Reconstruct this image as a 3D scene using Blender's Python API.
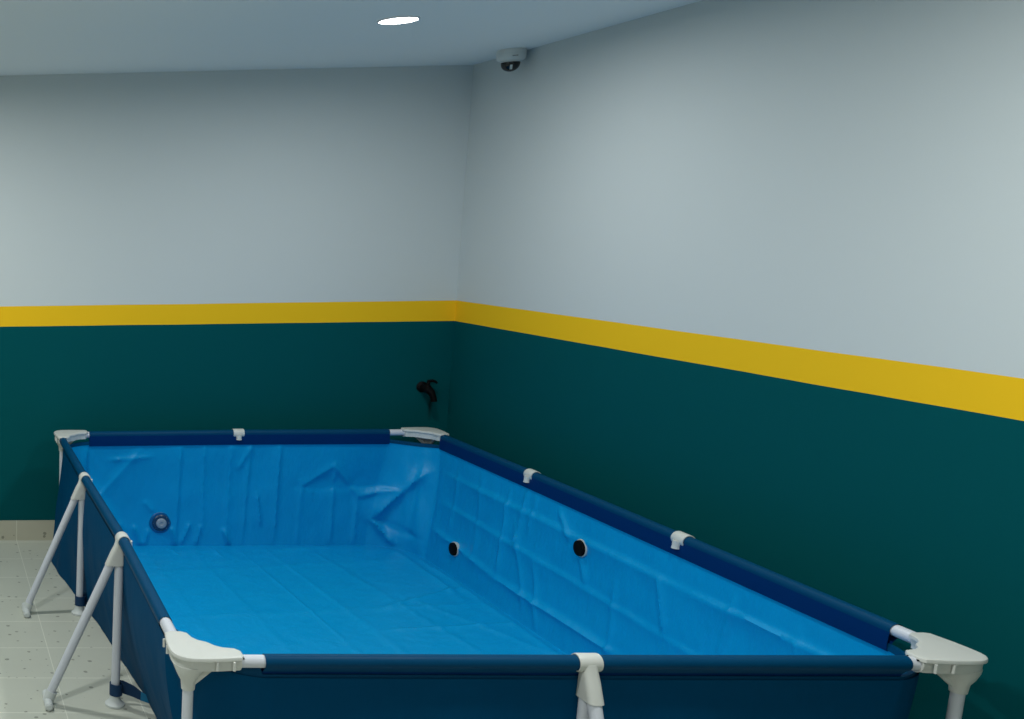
import bpy, bmesh, math, random
from mathutils import Vector, Matrix
random.seed(7)
for o in list(bpy.data.objects): bpy.data.objects.remove(o)
S = bpy.context.scene
COL = S.collection

# ---------------------------------------------------------------- camera (lens shift: the photo is the right part of a wider frame)
F, PX, PY = 1002.49, -113.74, 389.68
YAW, PITCH, ROLL = -0.0416, 0.1629, -0.0170
CAM = Vector((-2.8156, -5.4536, 1.7611))
fwd = Vector((math.sin(YAW)*math.cos(PITCH), math.cos(YAW)*math.cos(PITCH), -math.sin(PITCH)))
rt = Vector((math.cos(YAW), -math.sin(YAW), 0)); up = rt.cross(fwd)
r2 = rt*math.cos(ROLL) + up*math.sin(ROLL); u2 = -rt*math.sin(ROLL) + up*math.cos(ROLL)
cd = bpy.data.cameras.new('camera'); cam = bpy.data.objects.new('camera', cd); COL.objects.link(cam)
m = Matrix.Identity(4)
for i in range(3): m[i][0] = r2[i]; m[i][1] = u2[i]; m[i][2] = -fwd[i]; m[i][3] = CAM[i]
cam.matrix_world = m
cd.sensor_fit = 'HORIZONTAL'; cd.sensor_width = 36; cd.lens = F/1024*36
cd.shift_x = (512-PX)/1024; cd.shift_y = (PY-359.5)/1024; cd.clip_start = .05
S.camera = cam

# ---------------------------------------------------------------- world, lamps, exposure
w = bpy.data.worlds.new('world'); S.world = w; w.use_nodes = True
w.node_tree.nodes['Background'].inputs[0].default_value = (.6, .8, .9, 1)
w.node_tree.nodes['Background'].inputs[1].default_value = .02
S.view_settings.view_transform = 'Standard'; S.view_settings.look = 'None'
S.view_settings.gamma = 1; S.view_settings.use_curve_mapping = False
S.view_settings.exposure = 0.54
ZC = 2.52
LAMP_COL = (.955, 1.0, .985)
LAMPS = [(-.96, -1.275, 7.2), (-3.0, -1.275, 14.5), (-.96, -3.25, 13), (-3.0, -3.25, 15), (-3.0, -5.6, 8), (-.96, -5.6, 5)]

# ---------------------------------------------------------------- materials
def mat(name, col, rough=.5, spec=.5, metal=0.0):
    M = bpy.data.materials.new(name); M.use_nodes = True
    b = M.node_tree.nodes['Principled BSDF']
    b.inputs['Base Color'].default_value = (*col, 1); b.inputs['Roughness'].default_value = rough
    b.inputs['Specular IOR Level'].default_value = spec; b.inputs['Metallic'].default_value = metal
    return M, M.node_tree.nodes, M.node_tree.links, b
def coord(N, L, scale=None):
    t = N.new('ShaderNodeTexCoord')
    if scale is None: return t.outputs['Object']
    mp = N.new('ShaderNodeMapping'); L.new(t.outputs['Object'], mp.inputs[0]); mp.inputs['Scale'].default_value = scale
    return mp.outputs[0]
def noise(N, L, vec, scale, detail=3, rough=.5):
    n = N.new('ShaderNodeTexNoise'); L.new(vec, n.inputs['Vector'])
    n.inputs['Scale'].default_value = scale; n.inputs['Detail'].default_value = detail; n.inputs['Roughness'].default_value = rough
    return n.outputs['Fac']
def bump(N, L, b, h, strength, dist=.002):
    n = N.new('ShaderNodeBump'); n.inputs['Strength'].default_value = strength; n.inputs['Distance'].default_value = dist
    L.new(h, n.inputs['Height']); L.new(n.outputs[0], b.inputs['Normal'])
def math_(N, L, op, a, c, clamp=False):
    n = N.new('ShaderNodeMath'); n.operation = op; n.use_clamp = clamp
    for i, v in enumerate((a, c)):
        if isinstance(v, (int, float)): n.inputs[i].default_value = v
        else: L.new(v, n.inputs[i])
    return n.outputs[0]
def mix(N, L, fac, a, c):
    n = N.new('ShaderNodeMix'); n.data_type = 'RGBA'
    if isinstance(fac, (int, float)): n.inputs['Factor'].default_value = fac
    else: L.new(fac, n.inputs['Factor'])
    for k, v in ((6, a), (7, c)):
        if isinstance(v, tuple): n.inputs[k].default_value = (*v, 1)
        else: L.new(v, n.inputs[k])
    return n.outputs[2]

GREY, YEL, GRN = (.60, .64, .64), (.92, .54, .016), (.0001, .080, .091)
Z1, Z2 = 1.3143, 1.2045
def wall_paint(name, streak=False):
    M, N, L, b = mat(name, GREY, .7, .05)
    oc = coord(N, L)
    sp = N.new('ShaderNodeSeparateXYZ'); L.new(oc, sp.inputs[0])
    wob = math_(N, L, 'MULTIPLY', math_(N, L, 'SUBTRACT', noise(N, L, oc, 2.5, 2), .5), .004)
    z = math_(N, L, 'ADD', sp.outputs[2], wob)
    c = mix(N, L, math_(N, L, 'GREATER_THAN', z, Z2), GRN, YEL)
    c = mix(N, L, math_(N, L, 'GREATER_THAN', z, Z1), c, GREY)
    if streak:   # narrow upright band of darker colour below the tap
        dx = math_(N, L, 'ABSOLUTE', math_(N, L, 'ADD', sp.outputs[0], math_(N, L, 'ADD', .098, math_(N, L, 'MULTIPLY', wob, 6))), 0)
        mx = math_(N, L, 'SUBTRACT', 1, math_(N, L, 'MULTIPLY', dx, 70), True)
        dz = math_(N, L, 'ABSOLUTE', math_(N, L, 'SUBTRACT', sp.outputs[2], .74), 0)
        mz = math_(N, L, 'SUBTRACT', 1.2, math_(N, L, 'MULTIPLY', dz, 14), True)
        fac = math_(N, L, 'MULTIPLY', math_(N, L, 'MULTIPLY', mx, mz), .8)
        c = mix(N, L, fac, c, (.004, .006, .006))
    L.new(c, b.inputs['Base Color'])
    bump(N, L, b, noise(N, L, oc, 130, 3, .6), .12, .001)
    return M
M_WALL = wall_paint('painted_plaster'); M_WALLB = wall_paint('painted_plaster_streaked', True)
M_WHITE, N, L, b = mat('white_paint', (.70, .74, .73), .65, .3)
M_CEIL, N, L, b = mat('ceiling_paint', (.84, .87, .87), .8, .1)
bump(N, L, b, noise(N, L, coord(N, L), 90, 3), .08, .001)

TILE, TX, TY = .2837, -2.3237, -.0400
def tile_mat(name, base, grid=True):
    M, N, L, b = mat(name, base, .42, .4)
    oc = coord(N, L)
    sp = N.new('ShaderNodeSeparateXYZ'); L.new(oc, sp.inputs[0])
    cloud = noise(N, L, oc, 3.5, 5, .6)
    c = mix(N, L, math_(N, L, 'MULTIPLY', cloud, .45), base, tuple(x*.70 for x in base))
    v = N.new('ShaderNodeTexVoronoi'); L.new(oc, v.inputs['Vector']); v.inputs['Scale'].default_value = 30
    sc = N.new('ShaderNodeSeparateColor'); L.new(v.outputs['Color'], sc.inputs[0])
    sz = math_(N, L, 'MULTIPLY', math_(N, L, 'SUBTRACT', sc.outputs[0], .58, True), .75)
    dd = math_(N, L, 'ADD', v.outputs['Distance'], math_(N, L, 'MULTIPLY', math_(N, L, 'SUBTRACT', noise(N, L, oc, 60, 3), .5), .25))
    speck = math_(N, L, 'LESS_THAN', dd, sz)
    c = mix(N, L, math_(N, L, 'MULTIPLY', speck, .6), c, (.11, .115, .09))
    v2 = N.new('ShaderNodeTexVoronoi'); L.new(oc, v2.inputs['Vector']); v2.inputs['Scale'].default_value = 75
    sc2 = N.new('ShaderNodeSeparateColor'); L.new(v2.outputs['Color'], sc2.inputs[0])
    sz2 = math_(N, L, 'MULTIPLY', math_(N, L, 'SUBTRACT', sc2.outputs[1], .7, True), .6)
    c = mix(N, L, math_(N, L, 'MULTIPLY', math_(N, L, 'LESS_THAN', v2.outputs['Distance'], sz2), .3), c, (.15, .15, .11))
    def line(out, off, g):
        t = math_(N, L, 'DIVIDE', math_(N, L, 'SUBTRACT', out, off), TILE)
        fr = math_(N, L, 'FRACT', t, 0)
        a = math_(N, L, 'MINIMUM', fr, math_(N, L, 'SUBTRACT', 1, fr))
        return math_(N, L, 'LESS_THAN', a, g/TILE)
    g = line(sp.outputs[0], TX, .0016)
    if grid: g = math_(N, L, 'MAXIMUM', g, line(sp.outputs[1], TY, .0022))
    c = mix(N, L, math_(N, L, 'MULTIPLY', g, .7), c, (.80, .80, .70))
    L.new(c, b.inputs['Base Color'])
    bump(N, L, b, noise(N, L, oc, 25, 4), .05, .002)
    return M
M_TILE = tile_mat('speckled_floor_tile', (.585, .60, .515))
M_SKIRT = tile_mat('speckled_skirting_tile', (.54, .52, .41), False)

def vinyl(name, col, col2, rough, bs, spec=.16):
    M, N, L, b = mat(name, col, rough, spec)
    oc = coord(N, L)
    n1 = noise(N, L, oc, 5, 4, .55)
    L.new(mix(N, L, math_(N, L, 'MULTIPLY', n1, .6), col, col2), b.inputs['Base Color'])
    rr = math_(N, L, 'ADD', rough-.08, math_(N, L, 'MULTIPLY', noise(N, L, oc, 9, 3), .16)); L.new(rr, b.inputs['Roughness'])
    w1 = noise(N, L, coord(N, L, (6, 6, 2.2)), 2.2, 5, .6)
    w2 = noise(N, L, oc, 320, 1)
    bump(N, L, b, math_(N, L, 'ADD', w1, math_(N, L, 'MULTIPLY', w2, .02)), bs, .02)
    return M
M_LINER = vinyl('light_blue_vinyl', (.0004, .325, .665), (.0004, .27, .57), .33, .34, .4)
M_NAVY = vinyl('navy_vinyl', (.0002, .060, .150), (.0002, .046, .120), .62, .16, .025)
M_SLEEVE = vinyl('navy_sleeve_vinyl', (.0002, .052, .130), (.0002, .044, .112), .45, .08, .08)
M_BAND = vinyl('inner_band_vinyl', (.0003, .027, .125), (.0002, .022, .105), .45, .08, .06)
M_STRAP, N, L, b = mat('navy_webbing', (.004, .035, .10), .6, .3)
M_STRAPB, N, L, b = mat('blue_webbing', (.002, .17, .36), .5, .3)
def plastic(name, col, r):
    M, N, L, b = mat(name, col, r, .45)
    bump(N, L, b, noise(N, L, coord(N, L), 60, 2), .03, .001)
    return M
M_CAP = plastic('white_moulded_plastic', (.60, .605, .57), .42)
M_TUBE = plastic('white_coated_steel', (.60, .62, .68), .35)
M_FOOT = plastic('scuffed_white_plastic', (.60, .63, .62), .5)
M_HOLE, N, L, b = mat('dark_hole', (.003, .003, .003), .8, .1)
M_RING = plastic('port_ring_plastic', (.48, .50, .47), .4)
M_VGREY = plastic('valve_grey_plastic', (.26, .31, .36), .4)
M_VDARK = plastic('valve_dark_plastic', (.010, .045, .11), .35)
M_VFL = plastic('valve_flange_blue', (.002, .11, .30), .4)
M_TAP, N, L, b = mat('tap_black', (.003, .0025, .003), .6, .12)
M_DOME, N, L, b = mat('smoked_dome', (.004, .006, .008), .08, .5)
M_CAMW = plastic('camera_white_plastic', (.66, .68, .66), .4)
M_LENS = plastic('camera_bracket_grey', (.55, .60, .60), .4)
M_TRIM = plastic('lamp_trim_white', (.80, .80, .80), .4)
M_LED = bpy.data.materials.new('led_diffuser'); M_LED.use_nodes = True
b = M_LED.node_tree.nodes['Principled BSDF']; b.inputs['Base Color'].default_value = (.9, .9, .9, 1)
b.inputs['Emission Color'].default_value = (.94, 1, .99, 1); b.inputs['Emission Strength'].default_value = 9

# ---------------------------------------------------------------- helpers
def link(name, verts, faces, material, parent=None, smooth=True, flip=False):
    me = bpy.data.meshes.new(name); me.from_pydata([tuple(v) for v in verts], [], [tuple(f) for f in faces]); me.update()
    bm = bmesh.new(); bm.from_mesh(me); bmesh.ops.remove_doubles(bm, verts=bm.verts, dist=1e-6)
    bmesh.ops.recalc_face_normals(bm, faces=bm.faces)
    bm.to_mesh(me); bm.free()
    if smooth:
        for p in me.polygons: p.use_smooth = True
    mats = material if isinstance(material, list) else [material]
    for mm in mats: me.materials.append(mm)
    o = bpy.data.objects.new(name, me); COL.objects.link(o)
    if parent is not None: o.parent = parent
    return o
def sharp(o, deg=35):
    me = o.data; bm = bmesh.new(); bm.from_mesh(me)
    for e in bm.edges:
        if len(e.link_faces) == 2 and e.calc_face_angle() > math.radians(deg): e.smooth = False
    bm.to_mesh(me); bm.free(); return o
class MB:
    def __init__(s): s.v = []; s.f = []
    def add(s, v, f):
        k = len(s.v); s.v += [Vector(x) for x in v]; s.f += [tuple(i+k for i in q) for q in f]; return s
    def rings(s, rings, cap=True):
        n = len(rings[0]); v = [p for r in rings for p in r]; f = []
        for i in range(len(rings)-1):
            for j in range(n): f.append((i*n+j, i*n+(j+1) % n, (i+1)*n+(j+1) % n, (i+1)*n+j))
        if cap: f.append(tuple(range(n))[::-1]); f.append(tuple((len(rings)-1)*n+j for j in range(n)))
        return s.add(v, f)
    def tube(s, pts, rad, n=16, cap=True):
        pts = [Vector(p) for p in pts]; rad = rad if isinstance(rad, (list, tuple)) else [rad]*len(pts); R = []
        a0 = None
        for i, p in enumerate(pts):
            d = ((pts[i+1] if i+1 < len(pts) else p) - (pts[i-1] if i else p))
            d = d.normalized()
            if a0 is None: a0 = Vector((0, 0, 1)) if abs(d.z) < .9 else Vector((1, 0, 0))
            a = (a0 - d*a0.dot(d)).normalized(); a0 = a; b_ = d.cross(a)
            R.append([p + (a*math.cos(t)+b_*math.sin(t))*rad[i] for t in [2*math.pi*k/n for k in range(n)]])
        return s.rings(R, cap)
    def lathe(s, o, axis, prof, n=24):       # prof: (dist along axis, radius)
        o = Vector(o); axis = Vector(axis).normalized()
        return s.tube_prof(o, axis, prof, n)
    def tube_prof(s, o, d, prof, n):
        a = Vector((0, 0, 1)) if abs(d.z) < .9 else Vector((1, 0, 0)); a = (a-d*a.dot(d)).normalized(); b_ = d.cross(a)
        return s.rings([[o+d*h+(a*math.cos(t)+b_*math.sin(t))*max(r, 1e-4) for t in [2*math.pi*k/n for k in range(n)]] for h, r in prof])
    def prism(s, out, z0, z1, bev=0.0, c=None):   # outline (x,y), bevelled top
        c = c or Vector((sum(p[0] for p in out)/len(out), sum(p[1] for p in out)/len(out)))
        def sh(k): return [Vector((p[0]+(c[0]-p[0])*k, p[1]+(c[1]-p[1])*k, 0)) for p in out]
        R = [[Vector((p[0], p[1], z0)) for p in out], [Vector((p[0], p[1], z1-bev)) for p in out]]
        if bev: R += [[Vector((p.x, p.y, z1-bev*.3)) for p in sh(bev*4)], [Vector((p.x, p.y, z1)) for p in sh(bev*12)]]
        return s.rings(R)
    def xf(s, M, k0=0):
        for i in range(k0, len(s.v)): s.v[i] = M @ s.v[i]
        return s
    def out(s, name, material, parent=None, smooth=True, deg=35):
        o = link(name, s.v, s.f, material, parent, smooth)
        return sharp(o, deg) if smooth else o
def box(lo, hi):
    x0, y0, z0 = lo; x1, y1, z1 = hi
    return [(x0,y0,z0),(x1,y0,z0),(x1,y1,z0),(x0,y1,z0),(x0,y0,z1),(x1,y0,z1),(x1,y1,z1),(x0,y1,z1)], \
           [(0,3,2,1),(4,5,6,7),(0,1,5,4),(1,2,6,5),(2,3,7,6),(3,0,4,7)]
def empty(name, loc, label, cat, group=None):
    o = bpy.data.objects.new(name, None); COL.objects.link(o); o.location = loc; o.empty_display_size = .1
    o['label'] = label; o['category'] = cat
    if group: o['group'] = group
    return o
def structure(name, lo, hi, material):
    o = MB().add(*box(lo, hi)).out(name, material, None, False); o['kind'] = 'structure'; return o

# ---------------------------------------------------------------- the room
X0, Y0 = -5.2, -7.4
wa = -.0182
structure('floor', (X0, Y0, -.1), (.26, 0.1, 0), M_TILE)
structure('ceiling', (X0, Y0, ZC), (.26, 0.1, ZC+.1), M_CEIL)
structure('wall_back', (X0, 0, 0), (0.12, .1, ZC), M_WALLB)
structure('wall_right', (0, Y0, 0), (.12, 0, ZC), M_WALL).rotation_euler = (0, 0, -wa)
structure('wall_left', (X0-.1, Y0, 0), (X0, 0.1, ZC), M_WHITE)
structure('wall_front', (X0-.1, Y0-.1, 0), (.26, Y0, ZC), M_WHITE)
structure('baseboard_back', (X0, -.009, 0), (-.0, 0, .1138), M_SKIRT)
structure('baseboard_right', (-.009, Y0, 0), (0, -.009, .1138), M_SKIRT).rotation_euler = (0, 0, -wa)

# ---------------------------------------------------------------- ceiling lights
def downlight(x, y, watts, label):
    t = empty('ceiling_light', (x, y, ZC), label, 'ceiling light', 'round ceiling downlights')
    mb = MB(); n = 40
    prof = [(0, .076), (.004, .076), (.0062, .0735), (.0062, .0705), (.003, .0685), (.0005, .0685)]
    R = [[Vector((r*math.cos(a), r*math.sin(a), -h)) for a in [2*math.pi*k/n for k in range(n)]] for h, r in prof]
    mb.rings(R, False).out('trim_ring', M_TRIM, t)
    mb = MB(); R = [[Vector((r*math.cos(a), r*math.sin(a), -h)) for a in [2*math.pi*k/n for k in range(n)]] for h, r in ((.001, .0685), (.0036, .0682), (.0046, .055), (.005, .02), (.005, .001))]
    mb.rings(R).out('diffuser', M_LED, t)
    ld = bpy.data.lights.new('downlight_lamp', 'AREA'); ld.shape = 'DISK'; ld.size = .134; ld.energy = watts; ld.color = LAMP_COL; ld.spread = math.radians(176)
    lo = bpy.data.objects.new('downlight_lamp', ld); COL.objects.link(lo); lo.location = (0, 0, -.0068); lo.parent = t
    return t
for i, (x, y, wt) in enumerate(LAMPS):
    downlight(x, y, wt, 'lit round recessed white ceiling light in front of the corner' if i == 0 else ['', 'round recessed ceiling light left of the pool by the back wall', 'round recessed ceiling light above the near right pool corner', 'round recessed ceiling light left of the near pool corner', 'round recessed ceiling light far behind the pool, on the left', 'round recessed ceiling light far behind the pool, by the right wall'][i])

# ---------------------------------------------------------------- dome camera
CX, CY = -.070, -.46
t = empty('security_camera', (CX, CY, ZC), 'small white dome security camera on ceiling beside the right wall', 'security camera')
MB().lathe((0, 0, 0), (0, 0, -1), [(0, .058), (.008, .0605), (.034, .0605), (.043, .058), (.050, .052), (.052, .044)], 36).out('housing', M_CAMW, t)
MB().lathe((0, 0, -.0195), (0, 0, -1), [(0, .0608), (.0012, .0608)], 36).out('seam_ring', M_LENS, t)
MB().lathe((0, 0, -.053), (0, 0, -1), [(0, .043), (.004, .043), (.0045, .0405)], 36).out('dome_collar', M_CAMW, t)
MB().lathe((0, 0, -.056), (0, 0, -1), [(0, .0395)]+[(.006+.037*math.sin(a), .0395*math.cos(a)) for a in [math.pi/2*k/8 for k in range(9)]], 32).out('dome', M_DOME, t)
d = (CAM-Vector((CX, CY, ZC))); ang = math.atan2(d.y, d.x)
mb = MB().add(*box((.030, -.006, -.096), (.0405, .0035, -.076))); mb.xf(Matrix.Rotation(ang+.12, 4, 'Z')@Matrix.Translation((.0, 0, .004)))
mb.out('lens_slot', M_LENS, t, False)
mb = MB()
for k in range(6): mb.add(*box((.0585, .006+k*.0038, -.0362+.001*(k % 2)), (.0612, .0087+k*.0038, -.0325)))
mb.xf(Matrix.Rotation(ang, 4, 'Z')).out('maker_mark', M_HOLE, t, False)

# ---------------------------------------------------------------- tap on the back wall
t = empty('wall_tap', (-.147, 0, .850), 'small black tap on green back wall near the corner', 'tap')
MB().lathe((0, 0, 0), (0, -1, 0), [(0, .030), (.004, .030), (.008, .024), (.014, .017), (.05, .016)], 24).out('wall_flange', M_TAP, t)
MB().tube([(0, -.03, 0), (.006, -.052, -.002), (.022, -.062, -.022), (.034, -.066, -.052), (.036, -.067, -.070)], [.020, .022, .018, .0145, .0155], 16).out('spout', M_TAP, t)
mb = MB().tube([(.008, -.045, .015), (.012, -.046, .034)], [.010, .009], 12).tube([(.006, -.046, .036), (.030, -.046, .040), (.048, -.046, .034), (.055, -.046, .026)], [.008, .0085, .007, .006], 12)
mb.out('handle', M_TAP, t)

# ================================================================ THE POOL
H = .632
HB, HF = H+.007, H-.004                     # the far side stands a touch higher than the near side
FL, NL, NR, FR = Vector((-2.113, -.185, HB)), Vector((-2.152, -2.965, HF)), Vector((-.197, -2.975, HF)), Vector((-.181, -.19, HB))
SL = [Vector((-2.119, -1.083, H)), Vector((-2.121, -1.964, H))]
SR = [Vector((-.171, -1.075, H)), Vector((-.188, -1.985, H))]
SB = Vector((-1.171, -.172, HB)); SN = Vector((-1.140, -2.972, HF))
pool = empty('frame_pool', (-1.15, -1.57, 0), 'empty blue rectangular above-ground frame pool with white plastic corners on the tiled floor', 'pool')
POFF = Vector((-1.15, -1.57, 0))
class PB(MB):
    def out(s, name, material, parent=None, smooth=True, deg=35):
        if parent is None: parent = pool
        for i in range(len(s.v)): s.v[i] = s.v[i]-POFF
        return MB.out(s, name, material, parent, smooth, deg)

def crom(pts, n):
    P = [pts[0]*2-pts[1]]+list(pts)+[pts[-1]*2-pts[-2]]; out = []
    for i in range(1, len(P)-2):
        for k in range(n):
            t = k/n; a, b_, c, d_ = P[i-1], P[i], P[i+1], P[i+2]
            out.append(.5*((2*b_)+(c-a)*t+(2*a-5*b_+4*c-d_)*t*t+(3*b_-a-3*c+d_)*t**3))
    out.append(pts[-1]); return out
def resample(pts, n):
    d = [0]
    for i in range(1, len(pts)): d.append(d[-1]+(pts[i]-pts[i-1]).length)
    out = []; j = 0
    for k in range(n+1):
        s = d[-1]*k/n
        while j < len(d)-2 and d[j+1] < s: j += 1
        f = (s-d[j])/max(1e-9, d[j+1]-d[j]); out.append(pts[j].lerp(pts[j+1], min(1, max(0, f))))
    return out
def seg(pts, a, b_):                      # trim a polyline by a / b_ metres at its ends
    q = resample(pts, 400); Ln = sum((q[i+1]-q[i]).length for i in range(400))
    return q[int(400*a/Ln): 401-int(400*b_/Ln)]
def bez(a, c, b_, n): return [a*(1-t)**2+c*2*t*(1-t)+b_*t*t for t in [k/n for k in range(n+1)]]

ZS = .580                                  # the weld line below the rails
CUTS = [(.155, .216), (.140, .205), (.164, .203), (.254, .145)]    # where the sleeves stop, from the corner at either end of each side
BCUT = [(.20, .22), (.22, .15), (.15, .16), (.16, .26)]
INW = .014                                 # the weld hangs this far inside the rail
# perimeter runs back (left to right), right side, front (right to left), left side
top_sides = [[FL, SB, FR], [FR, *SR, NR], [NR, SN, NL], [NL, SL[1], SL[0], FL]]
V = lambda x, y: Vector((x, y, 0))
bot_sides = [[V(-2.185, -.125), V(-1.2, -.125), V(-.235, -.125)],
             [V(-.235, -.125), V(-.240, -.9), V(-.245, -1.8), V(-.25, -2.9)],
             [V(-.25, -2.9), V(-1.1, -2.93), V(-1.975, -2.88)],
             [V(-1.975, -2.88), V(-1.998, -1.97), V(-2.040, -1.45), V(-2.065, -1.15), V(-2.112, -.83), V(-2.16, -.42), V(-2.18, -.125)]]
NS = [200, 260, 170, 230]; NC = 24
def ring(sides, cut, smooth, z, pull):
    segs = []
    for s in sides:
        p = crom(s, 12) if smooth else s
        segs.append(seg(p, *cut[len(segs)]))
    pts = []; meta = []
    for k in range(4):
        r_ = resample(segs[k], NS[k])
        for i, p in enumerate(r_): pts.append(Vector((p.x, p.y, z))); meta.append((k, i/NS[k]))
        a = segs[k][-1]; b_ = segs[(k+1) % 4][0]; c = sides[k][-1]
        mid = (a+b_)/2; c2 = mid+(c-mid)*pull
        for q_, p in enumerate(bez(a, c2, b_, NC+1)[1:-1]): pts.append(Vector((p.x, p.y, z))); meta.append((10+k, (q_+1)/(NC+1)))
    return pts, meta
TOP, META = ring(top_sides, CUTS, False, ZS, .62)
BOT, _ = ring(bot_sides, BCUT, True, 0, .6)
NP = len(TOP)
CEN = Vector((-1.15, -1.57, 0))
def outward(i):
    a = TOP[(i-1) % NP]; b_ = TOP[(i+1) % NP]; d = b_-a; d.z = 0
    n = Vector((-d.y, d.x, 0)).normalized()
    return n if n.dot(TOP[i]-CEN) > 0 else -n
OUT = [outward(i) for i in range(NP)]
TOP = [p-o_*INW for p, o_ in zip(TOP, OUT)]
for p, (k_, f_) in zip(TOP, META):
    if k_ == 10: p.z -= .010*math.sin(math.pi*f_)
    p.z += .013*max(0, min(1, (p.y+.9)/.7))-.003*max(0, min(1, (-2.2-p.y)/.7))

# fold creases of the inside: (a0, z0, a1, z1, height, width toward either side); a = x on the back wall, y on the right wall
CREASE = {0: [(-1.90, .29, -1.69, .55, .008, .03, .08), (-.82, .34, -.31, .34, -.012, .10, .035), (-.66, .46, -.52, .29, .010, .05, .02),
              (-.66, .46, -.82, .34, .009, .03, .06), (-.31, .34, -.52, .28, .011, .03, .08), (-.20, .46, -.44, .16, .026, .05, .10),
              (-.44, .16, -.33, .03, .020, .05, .03), (-.44, .16, -.24, .09, -.014, .03, .03), (-.20, .46, -.25, .03, .014, .05, .06),
              (-1.47, .60, -1.47, .02, .008, .02, .12), (-1.35, .60, -1.33, .10, .006, .03, .015), (-1.21, .60, -1.20, .05, .009, .08, .02), (-1.10, .60, -1.11, .03, .006, .015, .06), (-.95, .60, -.94, .05, .009, .02, .08), (-1.92, .30, -1.75, .10, .007, .04, .03), (-1.70, .12, -1.66, .01, .012, .02, .03), (-1.62, .10, -1.64, .01, .010, .02, .02), (-1.50, .11, -1.47, .01, .012, .02, .02), (-1.34, .12, -1.36, .01, .010, .02, .02),
              (-.82, .36, -.82, .02, .005, .05, .02), (-.65, .46, -.64, .02, .006, .02, .05), (-.52, .30, -.52, .02, .007, .06, .02),
              (-1.05, .30, -1.02, .12, .010, .015, .02), (-1.65, .26, -1.60, .20, .006, .03, .03), (-1.78, .14, -1.74, .03, .010, .02, .02),
              (-1.40, .13, -1.44, .02, .012, .02, .02), (-1.22, .10, -1.18, .01, .012, .02, .02), (-1.10, .57, -1.16, .44, .007, .02, .03),
              (-1.85, .50, -1.62, .52, .006, .02, .04), (-1.98, .44, -1.80, .16, .008, .04, .04)],
          1: [(-.47, .47, -2.10, .47, .007, .10, .015), (-.38, .32, -2.10, .27, .006, .08, .014), (-.16, .19, -.96, .12, .009, .07, .02),
              (-.96, .12, -1.79, .12, .012, .06, .016), (-1.08, .56, -1.05, .30, .008, .03, .02), (-.95, .51, -.95, .15, .008, .02, .035),
              (-1.31, .54, -1.41, .45, .009, .02, .03), (-1.48, .40, -1.53, .30, .007, .02, .03), (-1.92, .46, -1.98, .28, .009, .02, .04),
              (-2.10, .47, -2.80, .48, .007, .08, .015), (-1.02, .40, -1.18, .08, .006, .03, .03), (-1.15, .55, -1.12, .38, .006, .02, .02),
              (-2.10, .27, -2.85, .24, .006, .08, .014), (-.52, .5, -.50, .2, .005, .03, .03), (-.35, .42, -.37, .1, .007, .03, .04),
              (-1.70, .36, -1.74, .08, .006, .03, .04), (-2.25, .52, -2.22, .3, .007, .02, .03), (-2.5, .5, -2.53, .2, .007, .02, .03),
              (-1.2, .28, -1.3, .02, .006, .03, .03), (-.72, .55, -.74, .12, .004, .03, .05)],
          3: [(-.8, .5, -.9, .1, .007, .03, .03), (-1.5, .5, -1.45, .1, .007, .03, .03), (-2.2, .5, -2.3, .1, .007, .03, .03)],
          2: [(-.8, .5, -.7, .1, .007, .03, .03), (-1.5, .5, -1.45, .1, .006, .03, .03)]}
FLOORC = [(-.28, -.25, -.30, -2.7, .010, .02, .03), (-.9, -1.3, -.26, -1.22, .005, .02, .04), (-1.01, -.26, -.80, -2.6, .005, .05, .02), (-.78, -.23, -.45, -2.4, .005, .02, .05), (-1.40, -.35, -1.28, -2.7, .004, .03, .05),
          (-1.81, -.58, -.27, -.36, .004, .02, .05), (-1.75, -1.16, -.26, -.99, .004, .03, .03), (-.34, -.10, -.36, -.93, .010, .03, .05),
          (-.77, -1.05, -.30, -.80, .009, .02, .04), (-1.7, -1.75, -.3, -1.65, .004, .03, .03), (-1.15, -.25, -1.0, -2.7, .004, .02, .03),
          (-.55, -.14, -.95, -.22, .010, .03, .04), (-1.65, -.3, -1.6, -2.7, .004, .03, .03), (-.60, -.9, -.28, -1.6, .005, .03, .03),
          (-1.3, -.14, -1.28, -.32, .006, .02, .02), (-1.55, -.13, -1.50, -.28, .007, .02, .02)]
def tents(lst, a, z):
    h = 0
    for (a0, z0, a1, z1, am, wl, wr) in lst:
        dx, dz = a1-a0, z1-z0; Ln = math.hypot(dx, dz); ux, uz = dx/Ln, dz/Ln
        s = (a-a0)*ux+(z-z0)*uz; q = (a-a0)*-uz+(z-z0)*ux
        wd = wl if q > 0 else wr
        if abs(q) > wd*1.6 or s < -.1*Ln or s > Ln*1.1: continue
        e = min(1, max(0, (s+.1*Ln)/(.25*Ln)))*min(1, max(0, (1.1*Ln-s)/(.25*Ln)))
        x = abs(q)/wd
        h += am*e*math.exp(-x*1.8)*max(0, 1-x/1.6)
    return max(-.005, h*1.5)
from mathutils import noise as MN
def wnoise(p, s, seed): return MN.noise(Vector((p.x*s+seed, p.y*s-seed, p.z*s+2*seed)))
NV = 60
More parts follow.
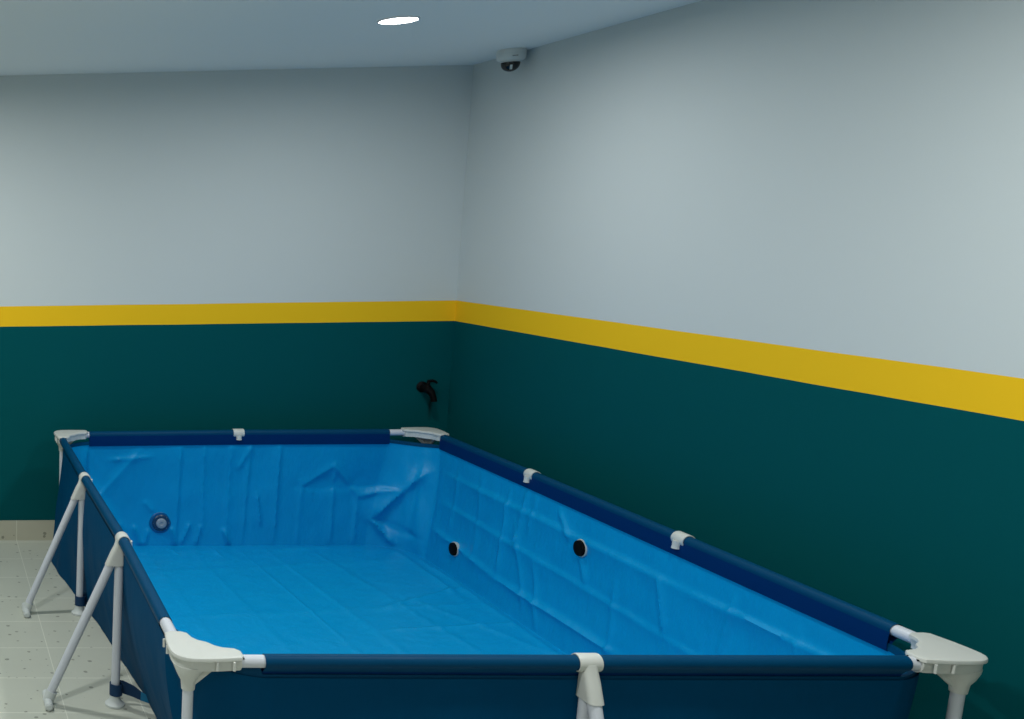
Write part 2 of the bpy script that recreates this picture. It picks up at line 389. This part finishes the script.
def wall_pt(i, v, off=0., inner=True):
    t, bt = TOP[i], BOT[i]
    k, f = META[i]
    p = t.lerp(bt, v)
    fade = (min(1, f/.04) if k not in (0, 10) else 1)*(min(1, (1-f)/.04) if k not in (0, 10) else 1)
    if k == 10: fade = min(1, (1-f)/.3)
    if k == 0: fade = min(1, f/.04)
    if k in (3, 13):                        # the left side only swells low down
        h = v**1.7; p.x = t.x+(bt.x-t.x)*h; p.y = t.y+(bt.y-t.y)*h
    bel = math.sin(math.pi*v)
    p = p+OUT[i]*(.012*bel+off)
    end = min(1, v/.06) if inner else min(1, v/.08)
    dn = wnoise(p, 3.5, 3)*.008+wnoise(p, 9, 8)*.003
    p = p+OUT[i]*dn*bel
    if inner:
        env = end*min(1, (1-v)/.05+.25)
        if k in CREASE or k == 10: p = p-OUT[i]*tents(CREASE[k % 10], p.x if k in (0, 2, 10) else p.y, p.z)*env*fade
        if k >= 10:      # bunched corners
            p = p-OUT[i]*(.022*bel*(.6+wnoise(Vector((i*.21, v*2.2, k)), 1, 3)))*env*min(1, f/.2, (1-f)/.2)
    else:
        # hanging folds of the outside
        q = (p.x if k in (0, 2) else p.y)
        fold = wnoise(Vector((q*6, k*7.3, p.z*1.2)), 1, 5)*.016*v + wnoise(Vector((q*14, k*3.1, p.z*2)), 1, 1)*.006*v
        fold = max(fold, -.004)*(1.25-v**5*.9)
        p = p+OUT[i]*(fold+.004)
    p.z = max(p.z, .003)
    return p
# --- outer skin
mb = PB(); nv = 30
R = [[wall_pt(i, j/nv, .009, False) for i in range(NP)] for j in range(nv+1)]
R[0] = [p+Vector((0, 0, .004)) for p in R[0]]
# --- the corners keep a bare hem above the weld line
mb.rings(R, False).out('outer_wall', M_NAVY, deg=80)
# --- liner: walls and floor in one sheet
mb = PB()
R = [[wall_pt(i, j/NV) for i in range(NP)] for j in range(NV+1)]
n = NP; v = [p for r in R for p in r]; f = []
for i in range(NV):
    for j in range(n): f.append((i*n+j, i*n+(j+1) % n, (i+1)*n+(j+1) % n, (i+1)*n+j))
last = R[NV]
ctr = Vector((-1.12, -1.5, 0)); NR_ = 60
base = NV*n
prev = [NV*n+j for j in range(n)]
for q in range(1, NR_+1):
    fr = 1-q/NR_*0.995
    cur = []
    for j in range(n):
        p = ctr.lerp(Vector((last[j].x, last[j].y, 0)), fr)
        edge = min(1, (1-fr)/.06)
        p.z = .003+edge*(.0025+max(0, tents(FLOORC, p.x, p.y)) + (wnoise(p, 4, 4)+.6)*.0035+(wnoise(p, 11, 2)+.6)*.0012)
        cur.append(len(v)); v.append(p)
    for j in range(n): f.append((prev[j], prev[(j+1) % n], cur[(j+1) % n], cur[j]))
    prev = cur
f.append(tuple(prev))
mb.add(v, f).out('liner', M_LINER, deg=50)

# --- hem band at the weld line (navy strip over the corners)
mb = PB()
hem = [[], [], [], []]
for i in range(NP):
    k, _f = META[i]
    lift = .046 if k == 12 else .012
    hem[0].append(TOP[i]-OUT[i]*.004+Vector((0, 0, -.004)))
    hem[1].append(TOP[i]-OUT[i]*.002+Vector((0, 0, lift)))
    hem[2].append(TOP[i]+OUT[i]*.009+Vector((0, 0, lift)))
    hem[3].append(TOP[i]+OUT[i]*.011+Vector((0, 0, -.012)))
# rings as closed loop cross section
v = []; f = []
for a in hem: v += a
for a in range(4):
    c = (a+1) % 4
    for j in range(NP): f.append((a*NP+j, a*NP+(j+1) % NP, c*NP+(j+1) % NP, c*NP+j))
mb.add(v, f).out('hem', M_SLEEVE, deg=60)

# --- sleeves: teardrop loops round each run of rail
def sleeve(side, cuts):
    pts = resample(seg(side, *cuts), 120)
    mb = PB(); rs = []
    for i, p in enumerate(pts):
        d = (pts[min(i+1, 120)]-pts[max(i-1, 0)]).normalized(); nrm = Vector((d.y, -d.x, 0))
        rr = .0192
        prof = []
        wob = wnoise(p, 14, 6)*.0018
        for a in range(0, 15):
            t_ = math.radians(-15+245*a/14); prof.append((rr*math.cos(t_), rr*math.sin(t_)))
        prof += [(.004, -.030), (.010+wob, -.042), (.013, ZS-H-.006), (.019, ZS-H-.006), (.0200+wob, -.042), (.0200, -.022)]
        rs.append([p+nrm*x+Vector((0, 0, z)) for x, z in prof])
    mb.rings(rs, False)
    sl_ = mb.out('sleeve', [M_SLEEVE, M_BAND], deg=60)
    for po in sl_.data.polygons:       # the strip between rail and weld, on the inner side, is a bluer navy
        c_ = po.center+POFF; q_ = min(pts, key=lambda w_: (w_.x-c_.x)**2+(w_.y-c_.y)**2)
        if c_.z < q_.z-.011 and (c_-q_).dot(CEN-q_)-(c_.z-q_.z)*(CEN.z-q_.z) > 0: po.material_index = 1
    return sl_
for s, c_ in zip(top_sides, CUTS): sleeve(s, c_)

# --- rails: one tube between joints
for s in top_sides:
    for a, b_ in zip(s[:-1], s[1:]): PB().tube([a, b_], .0168, 18).out('top_rail', M_TUBE)

# --- corner fittings and corner legs
def corner(c, pa, pb):
    ea = (pa-c); ea.z = 0; ea.normalize(); eb = (pb-c); eb.z = 0; eb.normalize()
    def W(a, b_, z): return c+ea*a+eb*b_+Vector((0, 0, z))
    ol = [(.172, -.030), (.10, -.038), (.045, -.0405)]
    ol += [(.028-.068*math.sin(t_)+.0, .028-.068*math.cos(t_)) for t_ in [math.radians(x) for x in (10, 25, 40, 50, 65, 80)]]
    ol += [(-.0405, .045), (-.038, .10), (-.030, .172), (-.012, .180), (.018, .180), (.034, .168), (.040, .140)]
    ol += [(.052, .105), (.070, .082), (.082, .070), (.105, .052)]
    ol += [(.140, .040), (.168, .034), (.180, .018), (.180, -.012)]
    ol = [(x*(.86 if x < 0 else 1), y*(.86 if y < 0 else 1)) for x, y in ol]
    ol = [(x-.034*max(0, min(1, (x-.07)/.07)), y-.034*max(0, min(1, (y-.07)/.07))) for x, y in ol]
    # lid, side walls, under sockets
    def inset(k): return [(x+(.03-x)*k if True else x, y+(.03-y)*k) for x, y in ol]
    def shrink(dist):
        out = []; n_ = len(ol)
        for i in range(n_):
            a = Vector(ol[i-1]); b2 = Vector(ol[(i+1) % n_]); d_ = (b2-a).normalized(); nn = Vector((-d_.y, d_.x))
            out.append((ol[i][0]-nn.x*dist*SG, ol[i][1]-nn.y*dist*SG))
        return out
    area = sum(ol[i-1][0]*ol[i][1]-ol[i][0]*ol[i-1][1] for i in range(len(ol)))
    SG = -1 if area > 0 else 1
    levels = [(.0075, -.017), (.0065, .0105), (0, .0115), (0, .018), (.0012, .0205), (.004, .0217), (.010, .0222)]
    mb = PB().rings([[W(x, y, z) for x, y in shrink(dd)] for dd, z in levels])
    cap = mb.out('corner_cap', M_CAP, deg=40)
    # ribs and bosses moulded on the skirt
    for s_ in (.075, .118):
        for q in (W(s_, -.031, -.013), W(s_, -.031, .010)), (W(-.031, s_, -.013), W(-.031, s_, .010)): PB().tube(q, .0036, 10).out('rib', M_CAP, cap)
    # rail sockets
    for q in (W(.06, 0, 0), W(.139, 0, 0)), (W(0, .06, 0), W(0, .139, 0)): PB().tube(q, .0225, 20).out('rail_socket', M_CAP, cap)
    # funnel to the leg
    lx = .012
    prof = [(-.012, .050, .010), (-.024, .040, .004), (-.042, .028, 0), (-.058, .0195, 0), (-.082, .0172, 0), (-.083, .0150, 0)]
    mb = PB(); n_ = 24; R_ = []
    for z, r_, sh_ in prof:
        R_.append([W(lx+sh_+r_*math.cos(t_)*(1.0), lx+sh_+r_*math.sin(t_), z) for t_ in [2*math.pi*k/n_ for k in range(n_)]])
    mb.rings(R_)
    for dx, dy in ((1, 0), (0, 1)):     # gusset webs
        a = [(lx+.010, -.076), (lx+.080, -.014), (lx+.0, -.014)]
        pv = [W(s_*dx+(1-dx)*lx+tt*dy, s_*dy+(1-dy)*lx+tt*dx, z) for tt in (-.004, .004) for s_, z in a]
        mb.add(pv, [(0, 1, 2), (5, 4, 3), (0, 3, 4, 1), (1, 4, 5, 2), (2, 5, 3, 0)])
    mb.out('leg_socket', M_CAP, cap)
    for s_ in ((.1405, -.012, .002), (.1405, .014, .002), (-.012, .1405, .002), (.014, .1405, .002)):
        ax = ea if s_[0] > .1 else eb
        PB().tube([W(s_[0]+(.003 if ax is ea else 0), s_[1]+(.003 if ax is eb else 0), .013), W(s_[0]+(.0068 if ax is ea else 0), s_[1]+(.0068 if ax is eb else 0), .013)], .0026, 8).out('fixing_hole', M_HOLE, cap)
    lg = PB().tube([W(lx, lx, -.07), W(lx, lx, -c.z+.022)], .0138, 18).out('leg', M_TUBE)
    PB().lathe(W(lx, lx, -c.z+.001), (0, 0, 1), [(0, .040), (.008, .040), (.016, .030), (.030, .021), (.050, .020)], 24).out('foot', M_FOOT, lg)
corner(FL, SL[0], SB); corner(NL, SL[1], SN); corner(NR, SN, SR[1]); corner(FR, SB, SR[0])

# --- T joints with a straight leg, an angled brace, feet and a strap
def joint(c, prv, nxt, reach, inner_strap, foot_out=.016):
    e = (nxt-prv); e.z = 0; e.normalize(); o_ = Vector((-e.y, e.x, 0))
    if o_.dot(c-CEN) < 0: o_ = -o_
    def W(a, b_, z): return Vector((c.x, c.y, 0))+e*a+o_*b_+Vector((0, 0, z))
    lb, bb0, bb1 = (.013 if reach else .030), .040, reach or .25
    ztop = .56; ft = .022
    sl = (bb1-bb0)/(.545-ft)                # brace slope
    # hood: clip over the sleeve, then a skirt that widens to hold both legs
    mb = PB(); n_ = 20
    R_ = []
    for a, rr in ((-.028, .0203), (-.028, .0232), (-.025, .0240), (.025, .0240), (.028, .0232), (.028, .0203)):
        R_.append([W(a, rr*math.cos(t_), c.z+rr*math.sin(t_)) for t_ in [math.radians(-62+304*k/n_) for k in range(n_+1)]])
    mb.rings(R_, False)
    def loop(z, b0, b1, ha):               # rounded rectangle in plan
        out = []
        for sx, sy, a0 in ((1, 1, 0), (-1, 1, 90), (-1, -1, 180), (1, -1, 270)):
            r_ = min(ha*.75, (b1-b0)*.45) if not in_ else .004
            for k in range(5):
                t_ = math.radians(a0+22.5*k)
                out.append(W(sx*(ha-r_)+r_*math.cos(t_), (b1 if sy > 0 else b0+in_)-sy*r_+r_*math.sin(t_), z))
        return out
    in_ = 0 if reach else .020
    mb.rings([loop(.630, -.004, .025, .018), loop(.612, -.006, .030, .0185), loop(.590, -.0075, .041, .0195), loop(.566, -.008, .051, .0196), loop(.544, -.0085, .060, .0200),
              loop(.540, -.0085, .0615, .0200), loop(.540, -.006, .058, .0172), loop(.560, -.005, .05, .0165)])
    # short spigot on the inner side
    mb.tube([W(0, -.018, c.z-.006), W(0, -.021, c.z-.022), W(0, -.021, c.z-.031)], [.0160, .0130, .0150], 14)
    mb.out('tee_joint', M_CAP, deg=45)
    lg = PB().tube([W(0, lb-.002, ztop), W(0, foot_out, ft)], .0160, 18).out('leg', M_TUBE)
    PB().lathe(W(0, foot_out, .001), (0, 0, 1), [(0, .036), (.007, .036), (.014, .027), (.024, .021), (.040, .0195)], 24).out('foot', M_FOOT, lg)
    if not reach: return                    # braces behind the far sides are hidden
    br = PB().tube([W(0, bb0-.004, .556), W(0, bb1, ft)], .0160, 18).out('brace', M_TUBE)
    mb = PB()
    mb.tube([W(-.062, bb1, .016), W(-.057, bb1, .016), W(.057, bb1, .016), W(.062, bb1, .016)], [.009, .0155, .0155, .009], 16)
    mb.tube([W(0, bb1-.016, .052), W(0, bb1, .012)], [.0195, .021], 16)
    mb.out('foot', M_FOOT, br)
    # strap: collar round the leg and a flat tongue back to the pool bottom
    mb = PB(); R_ = []
    for z, rr in ((.042, .0205), (.042, .0235), (.086, .0235), (.086, .0205)):
        R_.append([W(rr*math.cos(t_), lb+rr*math.sin(t_), z) for t_ in [2*math.pi*k/24 for k in range(24)]])
    mb.rings(R_, False)
    def ribbon(p, hw, th):
        rs = []
        for (a, b_, z, tw) in p:
            rs.append([W(a-th, b_, z-hw*tw), W(a+th, b_, z-hw*tw), W(a+th+hw*(1-tw), b_, z+hw*tw), W(a-th+hw*(1-tw), b_, z+hw*tw)])
        mb2.rings(rs)
    mb2 = mb
    tail = inner_strap
    ribbon([(-.021, lb, .064, 1), (-.022, lb-.03, .060, 1), (-.016, lb-.03-tail*.35, .046, .9), (-.006, lb-.03-tail*.55, .036, .75)], .025, .0018)
    st = mb.out('strap', M_STRAP, deg=40)
    mb2 = PB()
    ribbon([(-.0055, lb-.03-tail*.55, .0355, .75), (0, lb-.03-tail*.8, .024, .6), (.0, lb-.03-tail-.02, .014, .5)], .025, .0016)
    mb2.out('strap_end', M_STRAPB, st)
joint(SL[0], FL, SL[1], .258, .04); joint(SL[1], SL[0], NL, .262, .11)
joint(SR[0], FR, SR[1], 0, 0, .03); joint(SR[1], SR[0], NR, 0, 0, .03)
joint(SB, FL, FR, 0, 0, .11); joint(SN, NL, NR, .250, .03)

PORTS = ((-.600, .137, .037), (-1.480, .437, .037))
# --- drain on the back wall, two open ports on the right wall
def surf(k, a, z):                          # nearest inner wall point for side k
    best = None
    for i in range(NP):
        if META[i][0] != k: continue
        for j in range(NV+1):
            p = wall_pt(i, j/NV); dd = ((p.x if k in (0, 2) else p.y)-a)**2+(p.z-z)**2
            if best is None or dd < best[0]: best = (dd, p, OUT[i])
    return best[1], -best[2]
p, nm = surf(0, -1.556, .140)
MB_ = PB().lathe(p-nm*.004, nm, [(0, .060), (.006, .060), (.009, .056), (.009, .050)], 32); dr = MB_.out('drain_valve', M_VFL)
PB().lathe(p+nm*.003, nm, [(0, .047), (.007, .046), (.012, .040), (.012, .034)], 32).out('valve_collar', M_VDARK, dr)
PB().lathe(p+nm*.010, nm, [(0, .028), (.012, .028), (.016, .024), (.018, .012), (.015, .006)], 28).out('valve_plug', M_VGREY, dr)
mb = PB()
for q in range(8):
    t_ = 2*math.pi*q/8; a = Vector((1, 0, 0))*math.cos(t_)+Vector((0, 0, 1))*math.sin(t_)
    mb.tube([p+a*.030+nm*.010, p+a*.043+nm*.012], .0028, 8)
mb.out('valve_rib', M_VGREY, dr)
for a, z, r_ in PORTS:
    p, nm = surf(1, a, z)
    pt = PB().lathe(p-nm*.012, nm, [(0, r_*.9), (.010, r_*.98), (.013, r_), (.016, r_*.98), (.017, r_*.92), (.016, r_*.84), (.0, r_*.83)], 32).out('hose_port', M_RING)
    PB().lathe(p-nm*.010, nm, [(0, r_*.84), (.0235, r_*.845), (.024, r_*.8), (.0235, .001)], 32).out('port_opening', M_HOLE, pt)
